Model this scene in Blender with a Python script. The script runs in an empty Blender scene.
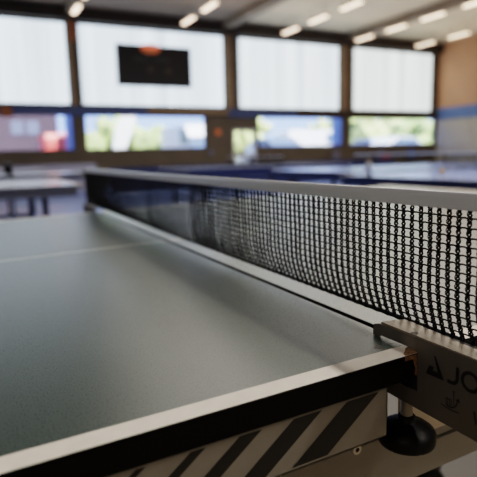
import bpy, bmesh, math, random
from mathutils import Matrix, Vector
random.seed(7)
C = bpy.context.scene.collection
PI = math.pi
scn = bpy.context.scene
try:
    scn.view_settings.view_transform = 'Filmic'
    scn.view_settings.look = 'Medium High Contrast'
except Exception:
    pass
scn.view_settings.exposure = 0.0

# ------------------------------------------------------------------ materials
def srgb(r, g, b):
    f = lambda c: (c/255/12.92) if c/255 <= 0.04045 else ((c/255+0.055)/1.055)**2.4
    return (f(r), f(g), f(b), 1)

def mat(name, col, rough=0.5, metal=0.0, var=0.0, vscale=20.0, bump=0.0, bscale=200.0,
        stretch=None, spec=0.5, emit=None, estr=0.0, coords='Object'):
    m = bpy.data.materials.new(name); m.use_nodes = True
    nt = m.node_tree; b = nt.nodes['Principled BSDF']
    b.inputs['Base Color'].default_value = col
    b.inputs['Roughness'].default_value = rough
    b.inputs['Metallic'].default_value = metal
    b.inputs['Specular IOR Level'].default_value = spec
    tc = nt.nodes.new('ShaderNodeTexCoord'); mp = nt.nodes.new('ShaderNodeMapping')
    nt.links.new(tc.outputs[coords], mp.inputs['Vector'])
    if stretch: mp.inputs['Scale'].default_value = stretch
    if var > 0:
        n = nt.nodes.new('ShaderNodeTexNoise'); n.inputs['Scale'].default_value = vscale
        n.inputs['Detail'].default_value = 4
        nt.links.new(mp.outputs[0], n.inputs['Vector'])
        r = nt.nodes.new('ShaderNodeValToRGB')
        lo = [max(0, c*(1-var)) for c in col[:3]] + [1]; hi = [min(1, c*(1+var)) for c in col[:3]] + [1]
        r.color_ramp.elements[0].color = lo; r.color_ramp.elements[1].color = hi
        r.color_ramp.elements[0].position = 0.3; r.color_ramp.elements[1].position = 0.7
        nt.links.new(n.outputs['Fac'], r.inputs['Fac'])
        nt.links.new(r.outputs['Color'], b.inputs['Base Color'])
    if bump > 0:
        n2 = nt.nodes.new('ShaderNodeTexNoise'); n2.inputs['Scale'].default_value = bscale
        n2.inputs['Detail'].default_value = 3
        nt.links.new(mp.outputs[0], n2.inputs['Vector'])
        bp = nt.nodes.new('ShaderNodeBump'); bp.inputs['Strength'].default_value = bump
        bp.inputs['Distance'].default_value = 0.001
        nt.links.new(n2.outputs['Fac'], bp.inputs['Height'])
        nt.links.new(bp.outputs['Normal'], b.inputs['Normal'])
    if emit:
        b.inputs['Emission Color'].default_value = emit
        b.inputs['Emission Strength'].default_value = estr
    return m

def table_paint():
    m = mat('table_paint', srgb(64, 75, 67), 0.40, 0, 0.08, 9, 0.12, 900, spec=.5)
    nt = m.node_tree; b = nt.nodes['Principled BSDF']
    tc = nt.nodes.new('ShaderNodeTexCoord'); n = nt.nodes.new('ShaderNodeTexNoise')
    n.inputs['Scale'].default_value = 700; n.inputs['Detail'].default_value = 2
    nt.links.new(tc.outputs['Object'], n.inputs['Vector'])
    r = nt.nodes.new('ShaderNodeMapRange'); r.inputs[1].default_value = 0.3; r.inputs[2].default_value = 0.7
    r.inputs[3].default_value = 0.25; r.inputs[4].default_value = 0.36; b.inputs['IOR'].default_value = 1.62
    nt.links.new(n.outputs['Fac'], r.inputs[0]); nt.links.new(r.outputs[0], b.inputs['Roughness'])
    return m

M = {}
M['table'] = table_paint()
M['white_line'] = mat('white_line_paint', srgb(246, 237, 226), 0.55, 0, 0.06, 60, 0.2, 500)
M['edge_black'] = mat('edge_band_black', srgb(9, 8, 8), 0.5, 0, spec=0.12, bump=.1)
M['chip'] = mat('bare_chipboard', srgb(156, 116, 80), 0.9, 0, 0.65, 420, 0.6, 900)
M['scuff'] = mat('worn_paint', srgb(112, 104, 92), 0.8, 0, 0.45, 260)
M['apron'] = mat('apron_grey_steel', srgb(158, 154, 146), 0.5, 0.15, 0.06, 40, 0.1, 300, stretch=(1, 1, 1))
M['stripe'] = mat('stripe_black', srgb(38, 36, 35), 0.5, 0, 0.05, 30)
M['frame'] = mat('undercarriage_steel', srgb(156, 151, 142), 0.5, 0.15, 0.08, 30, 0.1, 200, stretch=(.2, 1, 1))
M['beige'] = mat('lightened_panel_beige', srgb(246, 232, 212), 0.6, 0, 0.05, 30)  # whitened so the added panel under the table reads as lit
M['groove'] = mat('groove_dark', srgb(40, 36, 32), 0.7)
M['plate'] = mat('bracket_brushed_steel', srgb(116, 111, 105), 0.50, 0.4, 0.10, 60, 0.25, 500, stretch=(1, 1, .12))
M['plate_top'] = mat('bracket_lit_steel', srgb(158, 147, 131), 0.45, 0.3, 0.06, 60, 0.15, 500)  # lighter copy of the plate steel, top light put into the colour
M['dark_metal'] = mat('dark_sheet_steel', srgb(56, 52, 48), 0.55, 0.2, 0.08, 60)
M['ink'] = mat('black_print', srgb(14, 13, 13), 0.5)
M['rod'] = mat('zinc_thread', srgb(190, 182, 170), 0.4, 0.5, 0.06, 80)
M['knob'] = mat('black_plastic', srgb(9, 8, 8), 0.42, 0, 0.0, 1, 0.1, 400, spec=0.22)
M['rubber'] = mat('black_rubber', srgb(22, 22, 23), 0.8)
M['thread'] = mat('net_thread_black', srgb(16, 17, 22), 0.7, 0, spec=0.2)
M['tape'] = mat('white_tape_cloth', srgb(232, 238, 250), 0.27, 0, 0.05, 50, 0.3, 900, stretch=(1, .05, 1), spec=1.0)
M['washer'] = mat('bright_zinc', srgb(225, 218, 205), 0.3, 0.6)
M['grey_leg'] = mat('grey_leg_paint', srgb(92, 92, 94), 0.5, 0.2)
# hall
M['floor'] = mat('hall_floor_tan', srgb(128, 115, 95), 0.35, 0, 0.10, 1.5, 0.05, 60)
M['mat_blue'] = mat('court_floor_blue', srgb(92, 110, 162), 0.30, 0, 0.08, 1.0, 0.05, 60)
M['brown'] = mat('brown_wall', srgb(98, 88, 74), 0.7, 0, 0.12, 1.2)
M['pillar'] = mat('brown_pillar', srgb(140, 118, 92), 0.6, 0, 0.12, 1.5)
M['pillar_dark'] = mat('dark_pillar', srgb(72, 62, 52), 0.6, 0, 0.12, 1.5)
M['lintel'] = mat('dark_lintel', srgb(66, 57, 48), 0.7, 0, 0.1, 1.0)
M['orange'] = mat('orange_board', srgb(208, 156, 118), 0.65, 0, 0.08, 1.0)
M['orange_deep'] = mat('orange_paint', srgb(160, 100, 64), 0.6, 0, 0.1, 2.0)
M['blue_strip'] = mat('blue_strip', srgb(72, 86, 126), 0.6, 0, 0.08, 1.5)
M['blue_wall'] = mat('blue_wall_strip', srgb(100, 126, 178), 0.6, 0, 0.06, 1.5)
M['grey_wall'] = mat('grey_wall', srgb(190, 182, 166), 0.6, 0, 0.08, 1.0)
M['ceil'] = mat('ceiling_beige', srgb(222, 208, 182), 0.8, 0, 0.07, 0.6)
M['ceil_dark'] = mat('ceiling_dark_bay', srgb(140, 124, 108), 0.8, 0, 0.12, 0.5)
M['beam'] = mat('ceiling_beam', srgb(118, 104, 88), 0.7, 0, 0.1, 1.0)
M['frame_dark'] = mat('window_frame_dark', srgb(52, 45, 38), 0.6, 0, 0.05, 3)
M['white_frame'] = mat('door_frame_white', srgb(214, 216, 220), 0.5, 0, 0.03, 3)
M['board'] = mat('scoreboard_black', srgb(20, 20, 23), 0.6, 0, 0.05, 3)
M['dim_disc'] = mat('dim_brown_lamp', srgb(62, 52, 40), 0.6)
M['dim_panel'] = mat('dim_grey_panel', srgb(46, 48, 50), 0.6)
M['pink'] = mat('salmon_glow', srgb(235, 120, 96), 0.5, emit=srgb(240, 110, 80), estr=0.55)
M['lamp_orange'] = mat('orange_lamp_body', srgb(196, 116, 72), 0.5, emit=srgb(190, 96, 50), estr=0.25)
M['housing'] = mat('lamp_housing', srgb(170, 160, 148), 0.5)
M['tube'] = mat('lamp_diffuser', srgb(250, 236, 216), 0.5, emit=srgb(255, 222, 188), estr=3.6)
M['sheen_table'] = mat('sheen_table_top', srgb(150, 180, 244), 0.24, 0.8, 0.06, 3, 0.05, 300)  # blue top with the window sheen put into a pale metallic colour
M['sheen_table'].node_tree.nodes['Principled BSDF'].inputs['Specular Tint'].default_value = srgb(216, 228, 255)
M['grey_top'] = mat('grey_table_top', srgb(160, 164, 178), 0.22, 0, 0.06, 3, 0.05, 300, spec=.9)
M['navy_matte'] = mat('navy_matte_top', srgb(34, 42, 78), 0.6, 0, 0.06, 3, spec=.15)
M['haze_leg'] = mat('hazed_leg_paint', srgb(104, 110, 130), 0.5)  # distance haze put into the leg and apron colour
M['navy'] = mat('navy_steel', srgb(46, 60, 116), 0.5, 0, 0.06, 4)
M['navy_cloth'] = mat('navy_barrier_cloth', srgb(30, 40, 82), 0.7, 0, 0.10, 3)
M['lilac'] = mat('grey_lilac_barrier_cloth', srgb(150, 150, 172), 0.65, 0, 0.08, 2)
M['pale_blue'] = mat('pale_blue_print', srgb(140, 170, 226), 0.6)
M['dark'] = mat('dark_frame', srgb(30, 31, 36), 0.5, 0.1)
M['chair_blue'] = mat('blue_seat_shell', srgb(76, 100, 170), 0.5, 0, 0.05, 6)
M['chair_grey'] = mat('grey_seat_shell', srgb(112, 112, 130), 0.5, 0, 0.05, 6)
M['red_bag'] = mat('red_cloth', srgb(190, 86, 66), 0.7, 0, 0.08, 8)
M['bottle'] = mat('pale_bottle', srgb(190, 205, 232), 0.35, 0, 0.05, 20)
M['cap'] = mat('tan_cap', srgb(196, 174, 138), 0.5)
M['ball'] = mat('orange_ball', srgb(236, 186, 96), 0.5, 0, 0.03, 30)
# outside
M['ground'] = mat('asphalt_yard', srgb(150, 150, 152), 0.9, 0, 0.1, 1)
M['white_car'] = mat('white_car_paint', srgb(240, 242, 245), 0.35)
M['red_car'] = mat('red_car_paint', srgb(224, 100, 92), 0.4)
M['grey_car'] = mat('blue_car_paint', srgb(120, 140, 196), 0.4)
M['car_glass'] = mat('car_glass', srgb(90, 110, 140), 0.15)
M['tyre'] = mat('tyre', srgb(28, 28, 28), 0.9)
M['leaf'] = mat('leaf_green', srgb(164, 182, 118), 0.8, 0, 0.3, 2.2)
M['leaf2'] = mat('leaf_yellow_green', srgb(190, 200, 134), 0.8, 0, 0.3, 2.2)
M['bark'] = mat('bark', srgb(92, 74, 56), 0.9, 0, 0.2, 6)
M['mauve'] = mat('mauve_render', srgb(66, 54, 66), 0.8, 0, 0.1, 1)
M['pane_grey'] = mat('grey_blue_pane', srgb(96, 104, 126), 0.3)
M['post_blue'] = mat('blue_post', srgb(110, 136, 206), 0.5)

def daylight_panel(name, tint):
    m = bpy.data.materials.new(name); m.use_nodes = True
    nt = m.node_tree; b = nt.nodes['Principled BSDF']
    b.inputs['Base Color'].default_value = (.25, .25, .25, 1); b.inputs['Roughness'].default_value = 0.6
    tc = nt.nodes.new('ShaderNodeTexCoord'); mp = nt.nodes.new('ShaderNodeMapping')
    mp.inputs['Scale'].default_value = (1, 1, .02)
    nt.links.new(tc.outputs['Object'], mp.inputs['Vector'])
    n = nt.nodes.new('ShaderNodeTexNoise'); n.inputs['Scale'].default_value = 3.2; n.inputs['Detail'].default_value = 3
    nt.links.new(mp.outputs[0], n.inputs['Vector'])
    r = nt.nodes.new('ShaderNodeValToRGB')
    a = [c*0.70 for c in tint[:3]] + [1]; z = [min(1, c*1.06) for c in tint[:3]] + [1]
    r.color_ramp.elements[0].color = a; r.color_ramp.elements[1].color = z
    r.color_ramp.elements[0].position = .3; r.color_ramp.elements[1].position = .68
    nt.links.new(n.outputs['Fac'], r.inputs['Fac'])
    nt.links.new(r.outputs['Color'], b.inputs['Emission Color'])
    b.inputs['Emission Strength'].default_value = 2.5
    return m
M['panel_cool'] = daylight_panel('translucent_panel_cool', srgb(216, 232, 246))
M['panel_mid'] = daylight_panel('translucent_panel_mid', srgb(220, 232, 240))
M['panel_warm'] = daylight_panel('translucent_panel_warm', srgb(216, 224, 222))

def clear_glass():
    m = bpy.data.materials.new('clear_pane'); m.use_nodes = True
    nt = m.node_tree; nt.nodes.clear()
    o = nt.nodes.new('ShaderNodeOutputMaterial'); mx = nt.nodes.new('ShaderNodeMixShader')
    t = nt.nodes.new('ShaderNodeBsdfTransparent'); g = nt.nodes.new('ShaderNodeBsdfGlossy')
    t.inputs['Color'].default_value = (.95, .96, .98, 1); g.inputs['Roughness'].default_value = .05
    mx.inputs[0].default_value = 0.05
    nt.links.new(t.outputs[0], mx.inputs[1]); nt.links.new(g.outputs[0], mx.inputs[2])
    nt.links.new(mx.outputs[0], o.inputs['Surface'])
    return m
M['glass'] = clear_glass()

# ------------------------------------------------------------------ helpers
def box(bm, x0, x1, y0, y1, z0, z1, mi=0):
    v = [bm.verts.new(p) for p in ((x0,y0,z0),(x1,y0,z0),(x1,y1,z0),(x0,y1,z0),(x0,y0,z1),(x1,y0,z1),(x1,y1,z1),(x0,y1,z1))]
    for f in ((0,3,2,1),(4,5,6,7),(0,1,5,4),(1,2,6,5),(2,3,7,6),(3,0,4,7)):
        bm.faces.new([v[i] for i in f]).material_index = mi

def bbox(x0, x1, y0, y1, z0, z1, bev=0.0, seg=2):
    bm = bmesh.new(); box(bm, x0, x1, y0, y1, z0, z1)
    if bev > 0: bmesh.ops.bevel(bm, geom=bm.edges[:], offset=bev, segments=seg, affect='EDGES', profile=.6)
    return bm

def tube(bm, pts, r, n=6, cap=True, mi=0):
    pts = [Vector(p) for p in pts]; rings = []
    for i, p in enumerate(pts):
        d = (pts[min(i+1, len(pts)-1)] - pts[max(i-1, 0)]).normalized()
        up = Vector((0, 0, 1)) if abs(d.z) < .9 else Vector((1, 0, 0))
        a = d.cross(up).normalized(); b = d.cross(a).normalized()
        rr = r[i] if isinstance(r, (list, tuple)) else r
        rings.append([bm.verts.new(p + (a*math.cos(2*PI*k/n) + b*math.sin(2*PI*k/n))*rr) for k in range(n)])
    for i in range(len(rings)-1):
        for k in range(n):
            f = bm.faces.new((rings[i][k], rings[i][(k+1) % n], rings[i+1][(k+1) % n], rings[i+1][k]))
            f.smooth = True; f.material_index = mi
    if cap:
        bm.faces.new(rings[0][::-1]).material_index = mi; bm.faces.new(rings[-1]).material_index = mi

def lathe(bm, prof, cx=0, cy=0, n=32, wob=None):
    rings = []
    for r, z in prof:
        rings.append([bm.verts.new((cx + r*(1+(wob(2*PI*k/n) if wob else 0))*math.cos(2*PI*k/n),
                                    cy + r*(1+(wob(2*PI*k/n) if wob else 0))*math.sin(2*PI*k/n), z)) for k in range(n)])
    for i in range(len(rings)-1):
        for k in range(n):
            f = bm.faces.new((rings[i][k], rings[i][(k+1) % n], rings[i+1][(k+1) % n], rings[i+1][k])); f.smooth = True
    bm.faces.new(rings[0][::-1]); bm.faces.new(rings[-1])

def prism(bm, poly, axis, a0, a1, mi=0):
    """extrude a 2-D polygon along an axis; poly gives the other two coordinates in order"""
    def P(u, v, w): return {'x': (w, u, v), 'y': (u, w, v), 'z': (u, v, w)}[axis]
    A = [bm.verts.new(P(u, v, a0)) for u, v in poly]; B = [bm.verts.new(P(u, v, a1)) for u, v in poly]
    n = len(poly)
    for f in [A[::-1], B] + [[A[i], A[(i+1) % n], B[(i+1) % n], B[i]] for i in range(n)]:
        bm.faces.new(f).material_index = mi

def obj(name, bm, mats, parent=None):
    bmesh.ops.recalc_face_normals(bm, faces=bm.faces[:])
    me = bpy.data.meshes.new(name); bm.to_mesh(me); bm.free()
    for m in (mats if isinstance(mats, (list, tuple)) else [mats]): me.materials.append(M[m])
    o = bpy.data.objects.new(name, me); C.objects.link(o)
    if parent: o.parent = parent
    return o

def tag(o, label=None, cat=None, group=None, kind=None):
    if label: o['label'] = label
    if cat: o['category'] = cat
    if group: o['group'] = group
    if kind: o['kind'] = kind
    return o

def thing(name, label, cat, loc=(0, 0, 0), rotz=0, group=None, kind=None):
    o = bpy.data.objects.new(name, None); C.objects.link(o); o.empty_display_size = .1
    o.location = loc; o.rotation_euler = (0, 0, rotz)
    return tag(o, label, cat, group, kind)

def struct(name, bm, m, parent=None):
    o = obj(name, bm, m, parent)
    if not parent: o['kind'] = 'structure'
    return o

def dup(root, loc, rotz=None, label=None):
    r = root.copy(); C.objects.link(r); r.location = loc
    if rotz is not None: r.rotation_euler = (0, 0, rotz)
    if label: r['label'] = label
    for ch in list(root.children):
        c = ch.copy(); C.objects.link(c); c.parent = r
        for g in list(ch.children):
            d = g.copy(); C.objects.link(d); d.parent = c
    return r

# ------------------------------------------------------------------ frame of our table: the table leans 1.2 degrees
LEAN = 0.0205
W_TABLE = Matrix.Translation((0, 0, .76)) @ Matrix.Rotation(-LEAN, 4, 'Y')
def table_root(name, label, cat):
    o = thing(name, label, cat, (0, 0, .76)); o.rotation_euler = (0, -LEAN, 0); return o
def floor_z(x): return (-.76 - math.sin(LEAN)*x)/math.cos(LEAN)

# ------------------------------------------------------------------ our table
T = table_root('table_tennis_table', 'large grey-green table tennis table in the foreground with white edge line and striped side', 'table')
TH = .0246; LW = .0207
def half_top(x0, x1, end):
    bm = bmesh.new()
    xs = sorted([x0, x1] + ([end + (LW if end < 0 else -LW)]))
    ys = [0, LW, .7600, .7650, 1.525-LW, 1.525]
    vs = {}
    for i, x in enumerate(xs):
        for j, y in enumerate(ys): vs[i, j] = bm.verts.new((x, y, 0))
    for i in range(len(xs)-1):
        for j in range(len(ys)-1):
            white = j in (0, 2, 4) or (end < 0 and i == 0) or (end > 0 and i == len(xs)-2)
            f = bm.faces.new((vs[i, j], vs[i+1, j], vs[i+1, j+1], vs[i, j+1])); f.material_index = 1 if white else 0
    # underside
    a = [bm.verts.new(p) for p in ((x0,0,-TH+.001),(x1,0,-TH+.001),(x1,1.525,-TH+.001),(x0,1.525,-TH+.001))]
    bm.faces.new(a[::-1])
    return bm
def band(x0, x1):
    bm = bmesh.new(); d = .0012
    def bar(*p): box(bm, *p)
    bar(x0, x1, -.0005, d, -TH, -.0006); bar(x0, x1, 1.525-d, 1.5255, -TH, -.0006)
    bar(x0, x0+d, d, 1.525-d, -TH, -.0006); bar(x1-d, x1, d, 1.525-d, -TH, -.0006)
    return bm
for x0, x1, e in ((-1.37, -.0035, -1.37), (.0055, 1.37, 1.37)):
    t = obj('tabletop_half', half_top(x0, x1, e), ['table', 'white_line'], T)
    obj('edge_band', band(x0, x1), 'edge_black', t)
    # striped side apron under the edge, on both sides
    for sy in (0, 1):
        bm = bmesh.new()
        near = (sy == 0)
        xa, xb = (x0+.06, -.047) if e < 0 else (.047, x1-.06)
        Y = .004 if near else 1.521; Yi = Y + (.0016 if near else -.0016)
        zt, zb = -.0268, -.0775
        box(bm, xa, xb, min(Y, Yi), max(Y, Yi), zb, zt)
        # folded lips on top, bottom and end
        yy = sorted([Y, Y + (.016 if near else -.016)])
        box(bm, xa, xb, yy[0], yy[1], zt-.0012, zt); box(bm, xa, xb, yy[0], yy[1], zb, zb+.0012)
        ex = xb if e < 0 else xa
        box(bm, ex-(.0013 if e < 0 else 0), ex+(0 if e < 0 else .0013), yy[0], yy[1], zb, zt)
        # painted slanting stripes, growing wider toward the net
        sgn = 1 if e < 0 else -1
        for k, (xt, w) in enumerate(((-.058, .037), (-.122, .029), (-.182, .0205), (-.232, .0125), (-.280, .0075))):
            h = .0445; s = .059
            q = [(xt*sgn, -.0295), ((xt-w)*sgn, -.0295), ((xt-w-s)*sgn, -.0295-h), ((xt-s)*sgn, -.0295-h)]
            yo = Y - .0003 if near else Y + .0003
            bm.faces.new([bm.verts.new((x, yo, z)) for x, z in q]).material_index = 1
        ap = obj('side_apron', bm, ['apron', 'stripe'], T)
# chipped near corner beside the bracket
bm = bmesh.new()
pl = [(-.0315, -.0007), (-.0265, .0035), (-.0235, .0085), (-.0165, .0145), (-.006, .018), (-.0045, .006), (-.005, -.0007)]
prism(bm, pl, 'z', -.006, .0004)
bmesh.ops.bevel(bm, geom=bm.edges[:], offset=.0012, segments=2, affect='EDGES')
o = obj('chipped_corner', bm, 'chip', T); o['label'] = 'brown chipped corner with paint worn off'
bm = bmesh.new()
prism(bm, [(-.0215, -.0008), (-.0135, -.0008), (-.0138, -.0075), (-.0150, -.0130), (-.0142, -.0190), (-.0158, -.0225), (-.0178, -.0200), (-.0170, -.0140), (-.0190, -.0085)], 'y', -.0009, .0005)
obj('edge_scuff', bm, 'chip', T)
bm = bmesh.new()
prism(bm, [(-.040, .030), (-.034, .0345), (-.030, .033), (-.033, .029), (-.037, .0275)], 'z', -.0004, .0002)
obj('paint_scuff', bm, 'scuff', T)
# undercarriage: long rail, gusset, legs, caster
for sy in (.07, 1.455):
    bm = bmesh.new(); d = .028*(1 if sy < 1 else -1); ya, yb = sorted((sy, sy+d))
    box(bm, -.95, .95, ya, yb, -.198, -.159); box(bm, -.95, .95, ya, yb, -.1545, -.1425)
    yi = sorted((sy+d*.12, sy+d*.9)); box(bm, -.95, .95, yi[0], yi[1], -.160, -.154, 1)
    obj('side_rail', bm, ['frame', 'groove'], T)
    bm = bmesh.new()
    yg = sorted((sy-.004 if sy < 1 else sy+.004, sy))
    prism(bm, [(-.9, -.03), (-.06, -.03), (-.012, -.085), (.05, -.142), (.05, -.198), (-.9, -.198)], 'y', yg[0], yg[1])
    obj('gusset_plate', bm, 'frame', T)
bm = bmesh.new(); box(bm, .03, .5, .066, .0695, -.1415, -.07); obj('added_pale_panel', bm, 'beige', T)  # pale panel added to lighten the gap above the rail
for x in (-1.12, 1.12):
    for y in (.16, 1.365):
        bm = bmesh.new(); tube(bm, [(x, y, -.03), (x, y, floor_z(x)+.03)], .019, 12)
        l = obj('leg', bm, 'grey_leg', T)
        bm = bmesh.new(); lathe(bm, [(.024, floor_z(x)), (.026, floor_z(x)+.012), (.021, floor_z(x)+.04)], x, y, 16)
        obj('rubber_foot', bm, 'rubber', l)
    bm = bmesh.new(); box(bm, x-.015, x+.015, .16, 1.365, -.25, -.21); obj('cross_bar', bm, 'grey_leg', T)
    s = 1 if x > 0 else -1
    for y in (.084, 1.441):
        bm = bmesh.new(); tube(bm, [(s*.8, y, -.17), (s*1.12, y + (.076 if y < 1 else -.076), -.30)], .012, 8)
        obj('brace', bm, 'grey_leg', T)
for x in (-.63, .63):
    bm = bmesh.new(); box(bm, x-.06, x+.06, .58, .945, floor_z(x)+.07, floor_z(x)+.10); cg = obj('wheel_carriage', bm, 'grey_leg', T)
    for y in (.6, .925):
        bm = bmesh.new(); tube(bm, [(x*1.02, .084 if y < .7 else 1.441, -.17), (x*.98, y, floor_z(x)+.085)], .016, 8); obj('strut', bm, 'grey_leg', cg)
for x in (-.63, .63):
    for y in (.60, .925):
        bm = bmesh.new()
        prof = [(.03, -.018), (.045, -.016), (.05, -.008), (.05, .008), (.045, .016), (.03, .018)]
        lathe(bm, prof, 0, 0, 24)
        bmesh.ops.rotate(bm, verts=bm.verts[:], cent=(0, 0, 0), matrix=Matrix.Rotation(PI/2, 3, 'X'))
        bmesh.ops.translate(bm, verts=bm.verts[:], vec=(x, y + (-.03 if y < .7 else .03), floor_z(x)+.05))
        obj('caster_wheel', bm, 'dark', T)
# bolt with round washer below the striped apron
bm = bmesh.new()
bx, by, bz = -.0732, .02, -.0900
n = 20
for r0, r1, ya, yb in ((.0024, .0048, .0155, .018),):
    A = [[bm.verts.new((bx + r*math.cos(2*PI*k/n), y, bz + r*math.sin(2*PI*k/n))) for k in range(n)] for r, y in ((r0, ya), (r1, ya), (r1, yb), (r0, yb))]
    for i in range(4):
        for k in range(n): bm.faces.new((A[i][k], A[i][(k+1) % n], A[(i+1) % 4][(k+1) % n], A[(i+1) % 4][k]))
tube(bm, [(bx, .016, bz), (bx, .068, bz)], .0026, 8, True, 1)
o = obj('bolt', bm, ['washer', 'groove'], T); o['label'] = 'bright ring-headed bolt'

# ------------------------------------------------------------------ the net
N = table_root('table_tennis_net', 'black mesh net with white top tape clamped across the grey-green foreground table', 'net')
ZB, ZT = .0160, .1385
Y0, Y1 = -.1500, 1.6900
def net_x(y, z):
    t = max(0.0, min(1.0, (.066-z)/.054))
    fade = min(1.0, max(0.25, (y+.16)/.10)) * min(1.0, max(.25, (1.685-y)/.10))
    return .012*t*t*fade + .0014*math.sin(y*5.3+.6)*(1-(z/.16))
bm = bmesh.new()
rows = 15; dz = (ZT-ZB)/rows; dy = .0108
nv = int((Y1-Y0)/dy)
for i in range(nv+1):
    y = Y0 + i*dy + random.uniform(-.0005, .0005)
    near = y < .60
    ph = random.uniform(0, 6.28)
    if near:
        steps = rows*8
        for s in (0, PI):
            pts = []
            for k in range(steps+1):
                z = ZB + (ZT-ZB)*k/steps; a = ph + s + k*PI*2/8
                pts.append((net_x(y, z) + .0012*math.cos(a), y + .0016*math.sin(a) + .0004*math.sin(z*90+i), z))
            tube(bm, pts, .0010, 4, False)
        # fuzzy knot loops at the crossings
        for k in range(rows):
            z = ZB + dz*(k+.5); r = .0023; c = random.uniform(-.0005, .0005)
            tube(bm, [(net_x(y, z)-.0003 + .0004*math.sin(q), y + c + r*math.cos(q), z + r*1.15*math.sin(q)) for q in [j*2*PI/7 for j in range(8)]], .00055, 4, False)
    else:
        pts = [(net_x(y, ZB+(ZT-ZB)*k/rows), y, ZB+(ZT-ZB)*k/rows) for k in range(rows+1)]
        tube(bm, pts, .0011 if y > .9 else .0013, 4, False)
for k in range(1, rows):
    z0 = ZB + dz*k; pts = []; ysteps = nv*2
    for i in range(ysteps+1):
        y = Y0 + (Y1-Y0)*i/ysteps
        if y > .6 and i % 4: continue
        z = z0 + (.0003 if i % 2 else -.0003) + .0005*math.sin(y*17+k)
        pts.append((net_x(y, z), y, z))
    tube(bm, pts, .00082, 4, False)
net = obj('net_mesh', bm, 'thread', N)
bm = bmesh.new()
pts = [(net_x(Y0+(Y1-Y0)*i/400, ZB), Y0+(Y1-Y0)*i/400, ZB + .0004*math.sin(i*1.7)) for i in range(401)]
tube(bm, pts, .0021, 6)
for i in range(0, 1500):     # fuzzy stitching around the bottom cord
    y = Y0 + (Y1-Y0)*i/1500
    if y > .5: break
    x = net_x(y, ZB)
    tube(bm, [(x-.0026, y, ZB-.0008), (x-.0004, y+.0006, ZB+.0030), (x+.0022, y+.001, ZB)], .0005, 3, False)
obj('bottom_cord', bm, 'thread', N)
# top tape folded over the cord
bm = bmesh.new()
prof = [(-.0017, .1375), (-.0020, .1450), (-.0021, .1500), (-.0013, .1521), (0, .1527), (.0013, .1521), (.0021, .1500), (.0020, .1450), (.0017, .1375)]
prev = None
for i in range(121):
    y = Y0-.002 + (Y1-Y0+.004)*i/120; dzz = -.0012*math.sin(PI*max(0, min(1, (y+.1)/1.7)))
    ring = [bm.verts.new((x, y, z+dzz)) for x, z in prof]
    if prev:
        for k in range(len(prof)-1):
            f = bm.faces.new((prev[k], prev[k+1], ring[k+1], ring[k])); f.smooth = True
    prev = ring
obj('top_tape', bm, 'tape', N)

# brackets (clamps) at both ends of the net
XP = -.016
def stroke(bm, pts, w, x, sy):
    """flat stroke on the bracket face; pts are (s, z), s measured along the writing"""
    P = [Vector((a, b)) for a, b in pts]; L = []; R = []
    for i, p in enumerate(P):
        d = (P[min(i+1, len(P)-1)]-P[max(i-1, 0)]).normalized(); nrm = Vector((-d.y, d.x))*w/2
        L.append(p+nrm); R.append(p-nrm)
    for i in range(len(P)-1):
        bm.faces.new([bm.verts.new((x, sy(q.x), q.y)) for q in (L[i], L[i+1], R[i+1], R[i])])
def lettering(sy):
    x = XP - .0003; bm = bmesh.new()
    def poly(pts): bm.faces.new([bm.verts.new((x, sy(a), b)) for a, b in pts])
    # triangular emblem: slanted bar and a foot
    poly([(.0218, .0052), (.0237, .0052), (.0335, -.0142), (.0282, -.0142)])
    poly([(.0335, -.0142), (.0130, -.0150), (.0150, -.0095), (.0290, -.0092)])
    poly([(.0150, -.0095), (.0165, -.0058), (.0222, -.0058), (.0205, -.0093)])
    # J
    stroke(bm, [(.0476, .0034), (.0476, -.0070), (.0468, -.0100), (.0448, -.0120), (.0425, -.0126), (.0372, -.0126)], .0032, x, sy)
    # O O
    for c in (.0607, .0800):
        stroke(bm, [(c + .0080*math.cos(q), -.0047 + .0079*math.sin(q)) for q in [k*2*PI/28 for k in range(29)]], .0031, x, sy)
    # L A
    stroke(bm, [(.0925, .0042), (.0925, -.0126), (.1010, -.0126)], .0032, x, sy)
    stroke(bm, [(.1045, -.0140), (.1115, .0040)], .0032, x, sy); stroke(bm, [(.1115, .0040), (.1185, -.0140)], .0032, x, sy)
    stroke(bm, [(.1075, -.0085), (.1155, -.0085)], .0026, x, sy)
    # W
    stroke(bm, [(.0655, -.0290), (.0675, -.0400), (.0698, -.0310), (.0721, -.0400), (.0741, -.0290)], .0020, x, sy)
    return bm
def small_mark(sy):
    x = XP - .0003; bm = bmesh.new(); w = .0008
    stroke(bm, [(.0312, -.0372), (.0370, -.0382), (.0440, -.0383), (.0505, -.0374)], .0010, x, sy)
    for s in (.0362, .0382, .0402, .0421):
        stroke(bm, [(s-.0002, -.0292), (s+.0001, -.0345), (s+.0015, -.0362)], w, x, sy)
    stroke(bm, [(.0358, -.0297), (.0376, -.0286), (.0392, -.0296), (.0408, -.0286), (.0424, -.0296)], w, x, sy)
    stroke(bm, [(.0360, -.0345), (.0395, -.0366), (.0440, -.0352), (.0470, -.0325), (.0480, -.0290)], .0012, x, sy)
    stroke(bm, [(.0443, -.0215), (.0448, -.0255), (.0443, -.0290), (.0450, -.0330)], w, x, sy)
    for (s, z, r) in ((.0490, -.0268, .0017), (.0444, -.0205, .0010)):
        bm.faces.new([bm.verts.new((x, sy(s + r*math.cos(q)), z + r*math.sin(q))) for q in [k*2*PI/12 for k in range(12)]])
    return bm

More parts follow.
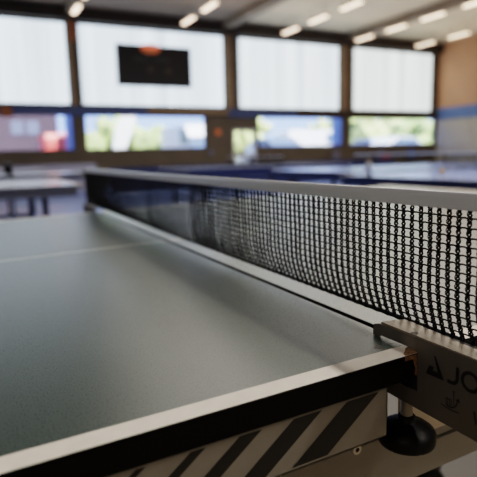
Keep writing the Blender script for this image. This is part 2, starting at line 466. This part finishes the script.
for end in (0, 1):
    Yf = (lambda v: v) if end == 0 else (lambda v: 1.525 - v)      # v: distance inward(+)/outward(-) from the side line
    bm = bmesh.new()
    # C-shaped plate standing beside the net: arm over the table, mouth for the table edge, lower jaw
    out = -.172
    poly = [(out, .0175), (.0500, .0145), (.0575, .0120), (.0590, .0060), (.0588, .0004), (.0500, .0004), (.0470, .0028), (.0420, .0028),
            (.0020, .0034), (-.0006, .0025), (-.0022, .0005), (-.0022, -.0385), (.055, -.0385), (.055, -.0555), (out, -.0550)]
    prism(bm, [(Yf(a), b) for a, b in poly], 'x', XP, XP+.0022)
    br = obj('clamp_bracket', bm, 'plate', N)
    bm = bmesh.new()   # folded flange along the plate top, near one coloured as if lit
    fl = [(XP+.0006, Yf(.0475)), (.0105, Yf(.0400)), (.0030, Yf(-.040)), (.0025, Yf(out)), (XP+.0006, Yf(out))]
    prism(bm, fl, 'z', .0148, .0172)
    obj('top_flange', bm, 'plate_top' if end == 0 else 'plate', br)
    bm = bmesh.new()   # half-hidden screw hole
    prism(bm, [(-.0118 + .0036*math.cos(q), Yf(.0060) + .0036*math.sin(q)) for q in [k*2*PI/16 for k in range(16)]], 'z', .0150, .01735)
    obj('screw_hole', bm, 'ink', br)
    bm = bmesh.new()   # dark channel beside the flange, carrying the net cord
    prism(bm, [(-.0062, Yf(.0300)), (-.0015, Yf(.0385)), (.0105, Yf(.0400)), (.0125, Yf(.0380)), (.0125, Yf(out)), (-.0062, Yf(out))], 'z', .0128, .0165)
    box(bm, .0008, .0022, *sorted((Yf(.036), Yf(out))), .0165, .0171)
    obj('cord_rail', bm, 'dark_metal', br)
    bm = bmesh.new()   # lower flange the screw passes through
    box(bm, XP+.0022, .014, *sorted((Yf(.052), Yf(out))), -.0550, -.0528)
    obj('lower_flange', bm, 'plate', br)
    if end == 0: sy = lambda s: -s
    else: sy = lambda s: 1.525 + .150 - s
    obj('lettering', lettering(sy), 'ink', br)
    obj('small_printed_mark', small_mark(sy), 'ink', br)
    # clamp screw with threaded rod and domed knob
    kx, ky = -.0015, Yf(.025)
    bm = bmesh.new()
    pts = []; rr = []
    z = -.082; j = 0
    while z < -.0262: pts.append((kx, ky, z)); rr.append(.0062 if j % 2 else .0040); z += .0015; j += 1
    tube(bm, pts, rr, 16); obj('threaded_rod', bm, 'rod', N)
    bm = bmesh.new(); box(bm, XP+.0022, .012, *sorted((Yf(-.0018), Yf(.052))), -.0386, -.0262); obj('mouth_shade_block', bm, 'rubber', N)  # dark block added to blacken the inside of the clamp mouth
    bm = bmesh.new()
    lathe(bm, [(.004, -.0785), (.0082, -.0787), (.0088, -.0800), (.0088, -.0835), (.0105, -.0844), (.0170, -.0870), (.0230, -.0900),
               (.0275, -.0936), (.0290, -.0965), (.0291, -.1040), (.0282, -.1070), (.0250, -.1090), (.005, -.1090)], kx, ky, 64,
          wob=lambda a: .012*(-1 if abs(math.sin(a*3.5+.4)) < .16 else .1))
    obj('knob', bm, 'knob', N)
    # upright post
    bm = bmesh.new(); yo = Yf(-.1530)
    tube(bm, [(0, yo, -.05), (0, yo, .1500)], .0042, 14); lathe(bm, [(.0047, .1490), (.0050, .1520), (.0035, .1545)], 0, yo, 16)
    obj('post', bm, 'dark_metal', N)

# ------------------------------------------------------------------ hall shell
YB = 20.0; XR = 22.0; XL = -9.4; YF = -7.5; HC = 6.42
bm = bmesh.new(); box(bm, XL-.2, XR+.2, YF-.2, YB+.3, -.12, 0); struct('floor', bm, 'floor')
bm = bmesh.new(); box(bm, -8.6, 16.5, 2.3, 18.8, 0, .006); struct('floor_court_mat', bm, 'mat_blue')
bm = bmesh.new(); box(bm, XL-.2, XR+.2, YF-.2, YB+.3, HC, HC+.15)
for f in bm.faces: f.material_index = 0
struct('ceiling', bm, ['ceil'])
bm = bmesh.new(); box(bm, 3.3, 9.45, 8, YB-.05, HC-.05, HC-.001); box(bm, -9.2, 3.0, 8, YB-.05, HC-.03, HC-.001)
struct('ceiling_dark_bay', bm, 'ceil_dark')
bm = bmesh.new(); box(bm, XL-.2, XL, YF, YB, 0, HC); struct('wall_left', bm, 'grey_wall')
bm = bmesh.new(); box(bm, XL, XR, YF-.2, YF, 0, HC); struct('wall_front', bm, 'grey_wall')
bm = bmesh.new(); box(bm, XR, XR+.2, YF, YB, 0, 2.52, 0); box(bm, XR-.04, XR+.2, YF, YB, 2.52, 3.12, 1); box(bm, XR, XR+.2, YF, YB, 3.12, HC, 2)
struct('wall_right', bm, ['grey_wall', 'blue_wall', 'orange'])
# back wall with openings
piers = [(-9.4, -9.1), (-3.15, -2.8), (3.04, 3.38), (9.42, 10.02), (15.50, 16.22), (21.62, 22.0)]
bays = [(-9.1, -3.15), (-2.8, 3.04), (3.38, 9.42), (10.02, 15.50), (16.22, 21.62)]
lows = [(-9.1, -3.15), (-2.8, 3.04), (3.44, 8.45), (10.95, 15.75), (16.16, 21.95)]
ZS, ZH, ZT0, ZT1 = 1.25, 2.60, 2.90, 5.93
DX0, DX1, DZ = 9.72, 10.87, 2.05
bm = bmesh.new()
box(bm, XL, DX0, YB, YB+.25, 0, ZS); box(bm, DX1, XR, YB, YB+.25, 0, ZS)
box(bm, 3.04, 3.44, YB, YB+.25, ZS, ZH); box(bm, 8.45, DX0, YB, YB+.25, ZS, ZH); box(bm, DX0, DX1, YB, YB+.25, DZ, ZH)
box(bm, DX1, 10.95, YB, YB+.25, ZS, ZH); box(bm, 15.75, 16.16, YB, YB+.25, ZS, ZH); box(bm, 21.95, XR, YB, YB+.25, ZS, ZH)
box(bm, -3.15, -2.8, YB, YB+.25, ZS, ZH); box(bm, XL, -9.1, YB, YB+.25, ZS, ZH)
box(bm, XL, XR, YB, YB+.25, ZH, ZT0)
for a, b in piers: box(bm, a, b, YB, YB+.25, ZT0, ZT1)
box(bm, XL, XR, YB, YB+.25, ZT1, HC)
struct('wall_back', bm, 'brown')
k = 1
for i, (a, b) in enumerate(piers[1:-1]):
    bm = bmesh.new(); w = b-a
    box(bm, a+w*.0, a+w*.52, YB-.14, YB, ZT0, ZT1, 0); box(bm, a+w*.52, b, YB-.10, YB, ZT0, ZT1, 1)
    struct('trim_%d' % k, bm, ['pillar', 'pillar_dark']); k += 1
bm = bmesh.new(); box(bm, 3.06, 3.36, YB-.16, YB-.14, 5.2, 5.9); struct('trim_%d' % k, bm, 'orange_deep'); k += 1
bm = bmesh.new(); box(bm, XL, XR, YB-.30, YB, ZT1, HC-.05); struct('trim_%d' % k, bm, 'lintel'); k += 1
# ledge between the window rows: dark rail with blue strips
bm = bmesh.new()
box(bm, XL, XR, YB-.06, YB, ZH, ZT0, 0)
for a, b in ((-2.8, .55), (.95, 5.9), (9.5, 13.0)): box(bm, a, b, YB-.10, YB-.06, ZH-.06, ZT0-.02, 1)
box(bm, 5.9, 9.5, YB-.08, YB-.06, ZH+.05, ZT0-.03, 2)
box(bm, .56, .94, YB-.12, YB-.06, ZH-.14, ZT0-.06, 3)
struct('trim_%d' % k, bm, ['lintel', 'blue_strip', 'pillar', 'orange_deep']); k += 1
# upper windows: translucent daylight panels
wn = 1
for (a, b), m in zip(bays, ('panel_cool', 'panel_cool', 'panel_cool', 'panel_mid', 'panel_warm')):
    w = bpy.data.objects.new('window_%d' % wn, None); C.objects.link(w); w.location = (a, YB, ZT0); w['kind'] = 'structure'; wn += 1
    L, H = b-a, ZT1-ZT0
    bm = bmesh.new()
    for q in ((0, L, 0, .07), (0, L, H-.07, H), (0, .07, .07, H-.07), (L-.07, L, .07, H-.07)): box(bm, q[0], q[1], 0.0, .1, q[2], q[3])
    obj('window_frame', bm, 'frame_dark', w)
    bm = bmesh.new(); box(bm, .07, L-.07, .05, .07, .07, H-.07); obj('window_pane', bm, m, w)
# lower windows: clear panes
for a, b in lows:
    w = bpy.data.objects.new('window_%d' % wn, None); C.objects.link(w); w.location = (a, YB, ZS); w['kind'] = 'structure'; wn += 1
    L, H = b-a, ZH-ZS
    bm = bmesh.new()
    for q in ((0, L, 0, .05), (0, L, H-.05, H), (0, .05, .05, H-.05), (L-.05, L, .05, H-.05)): box(bm, q[0], q[1], .02, .12, q[2], q[3])
    obj('window_frame', bm, 'frame_dark', w)
    bm = bmesh.new(); box(bm, .05, L-.05, .07, .075, .05, H-.05); obj('window_pane', bm, 'glass', w)
# glazed door
d = bpy.data.objects.new('door_1', None); C.objects.link(d); d.location = (DX0, YB, 0); d['kind'] = 'structure'
L = DX1-DX0
bm = bmesh.new()
for q in ((0, .10, 0, DZ), (L-.10, L, 0, DZ), (.10, L-.10, DZ-.10, DZ), (.10, L-.10, 0, .18), (.10, L-.10, .88, .98)): box(bm, q[0], q[1], .04, .10, q[2], q[3])
obj('door_frame', bm, 'white_frame', d)
bm = bmesh.new(); box(bm, .10, L-.10, .06, .068, .18, .88); box(bm, .10, L-.10, .06, .068, .98, DZ-.10); obj('door_pane', bm, 'glass', d)
bm = bmesh.new(); tube(bm, [(.14, .03, .95), (.14, -.02, .95), (.14, -.02, 1.12), (.14, .03, 1.12)], .012, 8); obj('door_handle', bm, 'dark', d)
# ceiling beams
for i, x in enumerate((-2.98, 3.2, 9.42, 15.85)):
    bm = bmesh.new(); box(bm, x-.22, x+.22, YF, YB-.30, HC-.30, HC-.02); struct('trim_%d' % k, bm, 'beam'); k += 1
for i, y in enumerate((1.5, 7.5, 13.2)):
    bm = bmesh.new(); box(bm, XL, XR, y-.12, y+.12, HC-.16, HC-.02); struct('trim_%d' % k, bm, 'beam'); k += 1

# ceiling lights
def make_light(loc, label):
    t = thing('ceiling_light', label, 'lamp', loc, 0, 'long warm lamps hanging below the hall ceiling')
    bm = bbox(-.10, .10, -.55, .55, .0, .07, .012); obj('lamp_housing', bm, 'housing', t)
    bm = bbox(-.085, .085, -.53, .53, -.055, .0, .02); obj('lamp_diffuser', bm, 'tube', t)
    for y in (-.45, .45):
        bm = bmesh.new(); tube(bm, [(0, y, .07), (0, y, HC-6.0-.01)], .008, 6); obj('hanging_rod', bm, 'dark', t)
    return t
L0 = None
xs = (3.18, 7.28, 11.82, 15.76, 19.5); ys = (18.6, 16.65, 14.7, 12.75)
ordx = ('in the leftmost row', 'in the row right of the scoreboard', 'in the middle row', 'in the second row from the orange wall', 'in the row nearest the orange wall')
ordy = ('nearest the window wall', 'second from the window wall', 'third from the window wall', 'fourth from the window wall')
for i, x in enumerate(xs):
    for j, y in enumerate(ys):
        lab = 'ceiling lamp %s, %s' % (ordx[i], ordy[j])
        if L0 is None: L0 = make_light((x, y, 6.0), lab)
        else: dup(L0, (x, y, 6.0), None, lab)

# scoreboard hung in front of the second upper window
S = thing('scoreboard', 'black rectangular scoreboard hanging in front of the second upper window', 'scoreboard', (6.24, 19.72, 3.68))
bm = bbox(-1.50, 1.50, -.09, .09, 0, 1.52, .03); obj('board_panel', bm, 'board', S)
for x in (-1.2, 1.2):
    bm = bmesh.new(); tube(bm, [(x, .02, 1.50), (x, .02, 2.35)], .008, 6); obj('hanger', bm, 'dark', S)
for x, z in ((-.20, .64), (.52, .60)):
    bm = bmesh.new(); prism(bm, [(x+.14*math.cos(q), z+.14*math.sin(q)) for q in [j*2*PI/20 for j in range(20)]], 'y', -.10, -.085); obj('dim_lamp', bm, 'dim_disc', S)
for x in (-.55, .25):
    bm = bmesh.new(); box(bm, x-.32, x+.32, -.097, -.085, .92, 1.10); obj('dim_display', bm, 'dim_panel', S)
bm = bmesh.new()
prism(bm, [(-.18+.40*math.cos(q), 1.38+.17*math.sin(q)) for q in [j*2*PI/24 for j in range(24)]], 'y', -.13, -.088); lm = obj('signal_lamp', bm, 'lamp_orange', S)
bm = bmesh.new()
prism(bm, [(-.18+.36*math.cos(q), 1.46+.10*math.sin(q)) for q in [j*2*PI/24 for j in range(24)]], 'y', -.15, -.129); obj('lamp_glow', bm, 'pink', lm)

# small wall fittings
def disc(name, x, z, r, m, label, cat):
    t = thing(name, label, cat, (x, 20.0, z))
    bm = bmesh.new(); prism(bm, [(r*math.cos(q), r*math.sin(q)) for q in [j*2*PI/20 for j in range(20)]], 'y', -.06, 0); obj('rim', bm, 'dark', t)
    bm = bmesh.new(); prism(bm, [(.88*r*math.cos(q), .88*r*math.sin(q)) for q in [j*2*PI/20 for j in range(20)]], 'y', -.075, -.055); obj('face', bm, m, t)
disc('wall_lamp', 8.98, 1.92, .15, 'lamp_orange', 'small round orange lamp on the brown wall left of the glass door', 'lamp')
disc('wall_socket', 8.62, 1.06, .13, 'chair_grey', 'small round grey fitting low on the brown wall left of the glass door', 'wall fitting')

# ------------------------------------------------------------------ other tables
def make_table(label, loc, top='sheen_table', body='navy', legm='dark'):
    t = thing('table_tennis_table', label, 'table', loc, 0, 'other table tennis tables in the hall')
    for s in (-1, 1):
        xa, xb = sorted((s*.002, s*1.37))
        bm = bmesh.new(); zt = .76
        ysx = [-.7625, -.7425, -.0015, .0015, .7425, .7625]; xsx = sorted([xa, xb, s*1.35]); vs = {}
        for i, x in enumerate(xsx):
            for j, y in enumerate(ysx): vs[i, j] = bm.verts.new((x, y, zt))
        for i in range(2):
            for j in range(5):
                endw = (s < 0 and i == 0) or (s > 0 and i == 1)
                bm.faces.new((vs[i, j], vs[i+1, j], vs[i+1, j+1], vs[i, j+1])).material_index = 1 if (j in (0, 2, 4) or endw) else 0
        box(bm, xa, xb, -.7625, .7625, zt-.024, zt-.0005, 2)
        h = obj('tabletop_half', bm, [top, 'white_line', body], t)
        bm = bmesh.new()
        for y in (-.745, .735): box(bm, xa+.04, xb-.04, y, y+.01, zt-.08, zt-.024)
        for x in (xa+.04, xb-.05): box(bm, x, x+.01, -.735, .735, zt-.08, zt-.024)
        obj('apron', bm, body, h)
        for y in (-.6, .6):
            bm = bmesh.new(); box(bm, s*1.12-.022, s*1.12+.022, y-.022, y+.022, .02, zt-.03)
            l = obj('leg', bm, legm, t)
            bm = bmesh.new(); lathe(bm, [(.03, 0), (.032, .02), (.022, .04)], s*1.12, y, 12); obj('foot', bm, 'rubber', l)
        bm = bmesh.new(); tube(bm, [(s*1.12, -.6, .30), (s*1.12, .6, .30)], .018, 8); obj('cross_bar', bm, legm, t)
    for y in (-.6, .6):
        bm = bmesh.new(); box(bm, -.32, .32, y-.02, y+.02, .11, .16); box(bm, -.02, .02, y-.02, y+.02, .16, .73)
        obj('wheel_carriage', bm, legm, t)
    for x in (-.3, .3):
        for y in (-.6, .6):
            bm = bmesh.new(); lathe(bm, [(.03, -.015), (.055, -.012), (.055, .012), (.03, .015)], 0, 0, 16)
            bmesh.ops.rotate(bm, verts=bm.verts[:], cent=(0, 0, 0), matrix=Matrix.Rotation(PI/2, 3, 'X'))
            bmesh.ops.translate(bm, verts=bm.verts[:], vec=(x, y, .055)); obj('wheel', bm, 'rubber', t)
    return t
def make_net(label, loc):
    t = thing('table_tennis_net', label, 'net', loc, 0, 'nets on the other tables')
    bm = bmesh.new()
    for i in range(91): tube(bm, [(0, -.91+.0202*i, .008), (0, -.91+.0202*i, .14)], .0016, 3, False)
    for j in range(8): tube(bm, [(0, -.91, .01+.0165*j), (0, .91, .01+.0165*j)], .0014, 3, False)
    obj('net_mesh', bm, 'thread', t)
    bm = bmesh.new(); box(bm, -.002, .002, -.915, .915, .1375, .1525); obj('top_tape', bm, 'tape', t)
    for s in (-1, 1):
        bm = bmesh.new(); tube(bm, [(0, s*.915, -.04), (0, s*.915, .153)], .006, 8)
        box(bm, -.02, .02, *sorted((s*.70, s*.925)), .0004, .006); box(bm, -.02, .02, *sorted((s*.775, s*.925)), -.05, -.04)
        box(bm, -.02, .02, *sorted((s*.775, s*.785)), -.05, .006)
        obj('clamp', bm, 'dark', t)
    return t
tabs = [((-1.07, 4.21), 'pale grey table at the left, just past the far side of the foreground table', 'net across the table just past the foreground table'),
        ((.00, 7.2), 'pale grey table at the left, second back behind the foreground table', 'net across the second table back at the left'),
        ((-.6, 10.3), 'pale grey table at the left, third back, in front of the pale barriers', 'net across the third table back at the left'),
        ((3.56, 2.21), 'nearest blue table right of the foreground net, with an orange ball on top', 'net across the nearest right-hand blue table'),
        ((4.0, 4.05), 'blue table right of the foreground net, second of the right-hand row', 'net across the second right-hand blue table'),
        ((3.56, 6.9), 'navy table beyond the net, third of the right-hand row', 'net across the third right-hand table')]
protos = {}; NP = None
for (x, y), lt, ln in tabs:
    key = 'left' if x < 2 else ('right' if y < 6 else 'matte')
    if key not in protos:
        protos[key] = make_table(lt, (x, y, .006), *(('grey_top', 'haze_leg', 'haze_leg') if key == 'left' else ('sheen_table', 'navy', 'dark') if key == 'right' else ('navy_matte', 'navy', 'dark')))
    else: dup(protos[key], (x, y, .006), None, lt)
    if NP is None: NP = make_net(ln, (x, y, .766))
    else: dup(NP, (x, y, .766), None, ln)

# ball and bottle on the nearest right-hand tables
t = thing('ball', 'orange-yellow table tennis ball lying on the nearest right-hand blue table', 'ball', (2.74, 2.42, .7665))
bm = bmesh.new(); bmesh.ops.create_uvsphere(bm, u_segments=24, v_segments=16, radius=.02); bmesh.ops.translate(bm, verts=bm.verts[:], vec=(0, 0, .02))
for f in bm.faces: f.smooth = True
obj('shell', bm, 'ball', t)
t = thing('bottle', 'pale blue-white drinking bottle with tan cap standing on a right-hand blue table', 'bottle', (2.24, 2.66, .7665))
bm = bmesh.new(); lathe(bm, [(.024, 0), (.028, .004), (.028, .07), (.024, .085), (.015, .095), (.015, .10)], 0, 0, 24); obj('bottle_body', bm, 'bottle', t)
bm = bmesh.new(); lathe(bm, [(.0165, .096), (.0165, .112), (.012, .116)], 0, 0, 20); obj('cap', bm, 'cap', t)

# court barriers
def make_barrier(label, loc, rz, h, cloth, width=2.3, group='court barriers'):
    t = thing('court_barrier', label, 'barrier', loc, rz, group)
    bm = bbox(-width/2, width/2, -.012, .012, .05, h-.012, .006); obj('cloth_panel', bm, cloth, t)
    bm = bmesh.new()
    tube(bm, [(-width/2, 0, .03), (-width/2, 0, h), (width/2, 0, h), (width/2, 0, .03)], .012, 8); obj('tube_frame', bm, 'dark' if cloth == 'navy_cloth' else 'lilac', t)
    for s in (-1, 1):
        bm = bmesh.new(); box(bm, s*width/2-.015, s*width/2+.015, -.18, .18, 0, .03); obj('foot', bm, 'dark', t)
    return t
zb = .006
b0 = make_barrier('grey-lilac barrier in front of the window wall, left end of the pale row', (-3.3, 14.0, zb), 0, .80, 'lilac', 2.3, 'pale barriers at the left')
dup(b0, (-.95, 14.0, zb), 0, 'grey-lilac barrier in front of the window wall, middle of the pale row')
dup(b0, (1.4, 14.0, zb), 0, 'grey-lilac barrier in front of the window wall, right end of the pale row')
n0 = make_barrier('navy barrier beyond the net, left end of the dark row', (3.75, 12.6, zb), 0, .70, 'navy_cloth', 2.3, 'navy barriers beyond the net')
for i, (x, w) in enumerate(((6.1, 'second from the left'), (8.45, 'third from the left'), (10.8, 'fourth from the left'))):
    dup(n0, (x, 12.6, zb), 0, 'navy barrier beyond the net, %s in the dark row' % w)

# chairs along the window wall
def make_chair(label, loc, shell, rz=0):
    t = thing('chair', label, 'chair', loc, rz, 'chairs along the window wall')
    bm = bbox(-.23, .23, -.22, .22, .44, .47, .012); obj('seat', bm, shell, t)
    bm = bbox(-.22, .22, .20, .23, .60, 1.02, .012); obj('backrest', bm, shell, t)
    for x in (-.2, .2):
        for y in (-.2, .2):
            bm = bmesh.new(); tube(bm, [(x, y, .44), (x*1.1, y*1.1, 0)], .014, 8); obj('leg', bm, 'dark', t)
        bm = bmesh.new(); tube(bm, [(x, .2, .44), (x, .215, .62)], .012, 8); obj('back_post', bm, 'dark', t)
    return t
make_chair('grey-blue chair against the window wall, below the post between the third and fourth windows', (15.0, 19.4, 0), 'chair_grey')
make_chair('grey chair against the window wall with a red bag on its seat', (17.85, 19.4, 0), 'chair_grey')
make_chair('bright blue chair against the window wall, nearest the right corner', (19.85, 19.4, 0), 'chair_blue')
t = thing('bag', 'red bag standing on the grey chair by the window wall', 'bag', (17.85, 19.32, .471))
bm = bbox(-.19, .19, -.11, .11, 0, .30, .05, 3); obj('bag_body', bm, 'red_bag', t)
bm = bmesh.new(); tube(bm, [(-.09, 0, .29), (-.07, 0, .40), (.07, 0, .40), (.09, 0, .29)], .012, 8); obj('handle', bm, 'dark', t)

# ------------------------------------------------------------------ outside the windows
GZ = .35
bm = bmesh.new(); box(bm, -40, 80, YB+.6, 75, GZ-.3, GZ); o = struct('ground', bm, 'ground')
def make_car(name, label, loc, paint, van=False, rz=0):
    t = thing(name, label, 'van' if van else 'car', loc, rz)
    if van: prof = [(-2.4, .35), (2.4, .35), (2.45, .95), (2.15, 1.15), (1.55, 2.05), (1.2, 2.2), (-2.35, 2.2), (-2.45, 1.9)]
    else: prof = [(-2.0, .32), (2.0, .32), (2.08, .72), (1.9, .88), (1.05, 1.0), (.45, 1.42), (-.9, 1.46), (-1.6, 1.02), (-2.0, .95), (-2.08, .7)]
    bm = bmesh.new(); prism(bm, prof, 'y', -.85, .85)
    bmesh.ops.bevel(bm, geom=bm.edges[:], offset=.06, segments=2, affect='EDGES'); obj('body', bm, paint, t)
    gl = [(1.98, 1.22), (1.5, 1.95), (.7, 1.95), (.7, 1.22)] if van else [(.95, 1.02), (.42, 1.36), (-.85, 1.39), (-1.4, 1.04)]
    bm = bmesh.new(); prism(bm, gl, 'y', -.862, -.845); prism(bm, gl, 'y', .845, .862); obj('side_glass', bm, 'car_glass', t)
    for x in (-1.35, 1.35):
        for y in (-.82, .82):
            bm = bmesh.new(); lathe(bm, [(.2, -.1), (.31, -.09), (.33, 0), (.31, .09), (.2, .1)], 0, 0, 20)
            bmesh.ops.rotate(bm, verts=bm.verts[:], cent=(0, 0, 0), matrix=Matrix.Rotation(PI/2, 3, 'X'))
            bmesh.ops.translate(bm, verts=bm.verts[:], vec=(x, y, .33)); obj('wheel', bm, 'tyre', t)
    return t
def xo(x30, y): return -.37 + (x30+.37)*(y+.335)/30.335
rv = make_car('van', 'small red van parked outside the far left lower window', (xo(3.75, 26), 26.5, GZ), 'red_car', True, PI/2)
rv.scale = (.8, .8, .8)
make_car('van', 'white van outside the scoreboard bay, left of the glass door', (xo(11.7, 26), 26, GZ), 'white_car', True, -PI/2)
make_car('van', 'white van outside the lower window right of the glass door', (xo(20.8, 31.2), 31.2, GZ), 'white_car', True)
make_car('car', 'white car outside the window right of the glass door, in front of the van', (xo(17.3, 24.5), 23.6, GZ), 'white_car', False, -PI/2)
make_car('car', 'white car outside the right-hand lower window', (xo(28.6, 25), 24.6, GZ), 'white_car')
make_car('car', 'pale blue car outside the right-hand lower window, left of the white car', (xo(26.0, 28), 28.0, GZ), 'grey_car', False, PI/2)

def make_tree(label, loc, s, leaf, seed, h=2.0):
    rnd = random.Random(seed)
    t = thing('tree', label, 'tree', loc)
    bm = bmesh.new(); tube(bm, [(0, 0, 0), (.05, .02, h*.6), (0, 0, h*1.1)], [.16*s, .12*s, .08*s], 8); obj('trunk', bm, 'bark', t)
    bm = bmesh.new()
    for i in range(16):
        c = Vector((rnd.gauss(0, .75)*s, rnd.gauss(0, .6)*s, h + rnd.uniform(-.2, 1.7)*s)); r = rnd.uniform(.45, .95)*s
        g = bmesh.ops.create_icosphere(bm, subdivisions=2, radius=r)
        for v in g['verts']:
            v.co = v.co*(1+rnd.uniform(-.22, .22)) + c
    obj('crown', bm, leaf, t)
for i, (x30, y, s, lf, h, lab) in enumerate((
        (6.5, 34, 1.05, 'leaf', 1.1, 'bushy green tree outside, at the left end of the scoreboard bay'),
        (9.4, 38, .95, 'leaf', .7, 'low green tree outside, below the scoreboard'),
        (13.9, 40, 1.1, 'leaf2', 1.0, 'yellow-green tree outside, seen just left of the glass door'),
        (15.4, 35, 1.0, 'leaf2', 1.1, 'yellow-green tree outside, seen through the glass door'),
        (22.3, 39, 1.0, 'leaf2', 1.2, 'yellow-green tree outside, right end of the window next to the door'),
        (25.3, 34, 1.3, 'leaf2', 1.4, 'broad yellow-green tree outside, left end of the right-hand window'),
        (28.6, 40.5, 1.45, 'leaf2', 1.4, 'broad yellow-green tree outside, middle of the right-hand window'),
        (31.3, 35.5, 1.0, 'leaf', 1.2, 'green tree outside, right end of the right-hand window'))):
    make_tree(lab, (xo(x30, y), y, GZ), s, lf, 20+i, h)
# leaning white awning, blue posts, mauve house
t = thing('sail_awning', 'tall slanted white sail outside, below the scoreboard', 'awning', (xo(7.55, 25), 25, GZ))
bm = bmesh.new(); prism(bm, [(-.75, .4), (-.25, .4), (.55, 2.2), (.62, 2.75), (.0, 2.75), (-.35, 2.2)], 'y', -.02, .02); obj('sail', bm, 'white_car', t)
bm = bmesh.new(); tube(bm, [(-.62, 0, 0), (.2, .03, 2.8)], .03, 8); obj('pole', bm, 'housing', t)
for x30, lab in ((4.55, 'blue post outside at the right end of the far left window'), (23.05, 'blue post outside at the right end of the window next to the door')):
    t = thing('blue_post', lab, 'post', (xo(x30, 23.5), 23.5, GZ))
    bm = bbox(-.22, .22, -.2, .2, 0, 2.6, .04); obj('shaft', bm, 'post_blue', t)
    bm = bbox(-.26, .26, -.24, .24, 2.6, 2.68, .02); obj('cap', bm, 'housing', t)
B = thing('house', 'mauve house with pale windows outside the far left lower window', 'building', (-3.1, 31, GZ))
bm = bmesh.new(); box(bm, -8, 7.1, 0, 6, 0, 4.4); obj('wall', bm, 'mauve', B)
bm = bmesh.new(); prism(bm, [(-.4, 4.4), (6.4, 4.4), (3, 6.4)], 'x', -8.3, 7.4); obj('roof', bm, 'red_car', B)
for x in (-5, -2, 2.1, 4.95, 5.75):
    bm = bmesh.new(); box(bm, x-.32, x+.32, -.05, .02, 2.0, 2.75); f = obj('window', bm, 'pane_grey', B)

# ------------------------------------------------------------------ light
w = bpy.data.worlds.new('sky'); scn.world = w; w.use_nodes = True
nt = w.node_tree; bg = nt.nodes['Background']
tc = nt.nodes.new('ShaderNodeTexCoord'); sep = nt.nodes.new('ShaderNodeSeparateXYZ'); rp = nt.nodes.new('ShaderNodeValToRGB')
nt.links.new(tc.outputs['Generated'], sep.inputs[0]); nt.links.new(sep.outputs['Z'], rp.inputs['Fac'])
rp.color_ramp.elements[0].color = srgb(176, 196, 240); rp.color_ramp.elements[0].position = 0.0
rp.color_ramp.elements[1].color = srgb(120, 156, 222); rp.color_ramp.elements[1].position = 0.6
e = rp.color_ramp.elements.new(.06); e.color = srgb(150, 178, 240)
nt.links.new(rp.outputs['Color'], bg.inputs['Color']); bg.inputs['Strength'].default_value = 3.8
s = bpy.data.lights.new('sun', 'SUN'); s.energy = 17.0; s.angle = .02; s.color = (1, .95, .86)
so = bpy.data.objects.new('sun', s); C.objects.link(so); so.rotation_euler = (math.radians(40), 0, math.radians(12))
def area(name, loc, rot, sx, sy, e, col):
    l = bpy.data.lights.new(name, 'AREA'); l.shape = 'RECTANGLE'; l.size = sx; l.size_y = sy; l.energy = e; l.color = col
    o = bpy.data.objects.new(name, l); C.objects.link(o); o.location = loc; o.rotation_euler = rot; return o
area('ceiling_light_row', (3.18, -.5, 5.94), (0, 0, 0), .35, 10, 330, (1, .925, .83))
area('ceiling_light_row', (-5.02, -2.0, 5.94), (0, 0, 0), .5, 8, 70, (1, .90, .78))
area('added_ceiling_fill', (12.5, 13.5, 5.9), (PI, 0, 0), 17, 9, 200, (1, .90, .78))  # added fill aimed upward to brighten the ceiling, not a hall lamp
area('ceiling_light_bank', (9, 9, 6.0), (0, 0, 0), 14, 8, 900, (1, .92, .82))

# ------------------------------------------------------------------ camera
cam = bpy.data.cameras.new('camera'); co = bpy.data.objects.new('camera', cam); C.objects.link(co)
R = Matrix(((0.8905615988569384, 0.11570232688467555, -0.4399011368419559),
            (-0.4527748940497048, 0.13293705456643923, -0.8816590241365866),
            (-0.04353083917927764, 0.9843478608076878, 0.17077574465853348)))
Mc = Matrix.Translation((-.36493960, -.33549282, .19626351)) @ R.to_4x4()
co.matrix_world = W_TABLE @ Mc
cam.sensor_fit = 'HORIZONTAL'; cam.sensor_width = 36.0; cam.lens = 36.0*511.53/477; cam.clip_start = .02; cam.clip_end = 300
cam.dof.use_dof = True; cam.dof.focus_distance = .50; cam.dof.aperture_fstop = (cam.lens/1000)/.0080; cam.dof.aperture_blades = 0
scn.camera = co
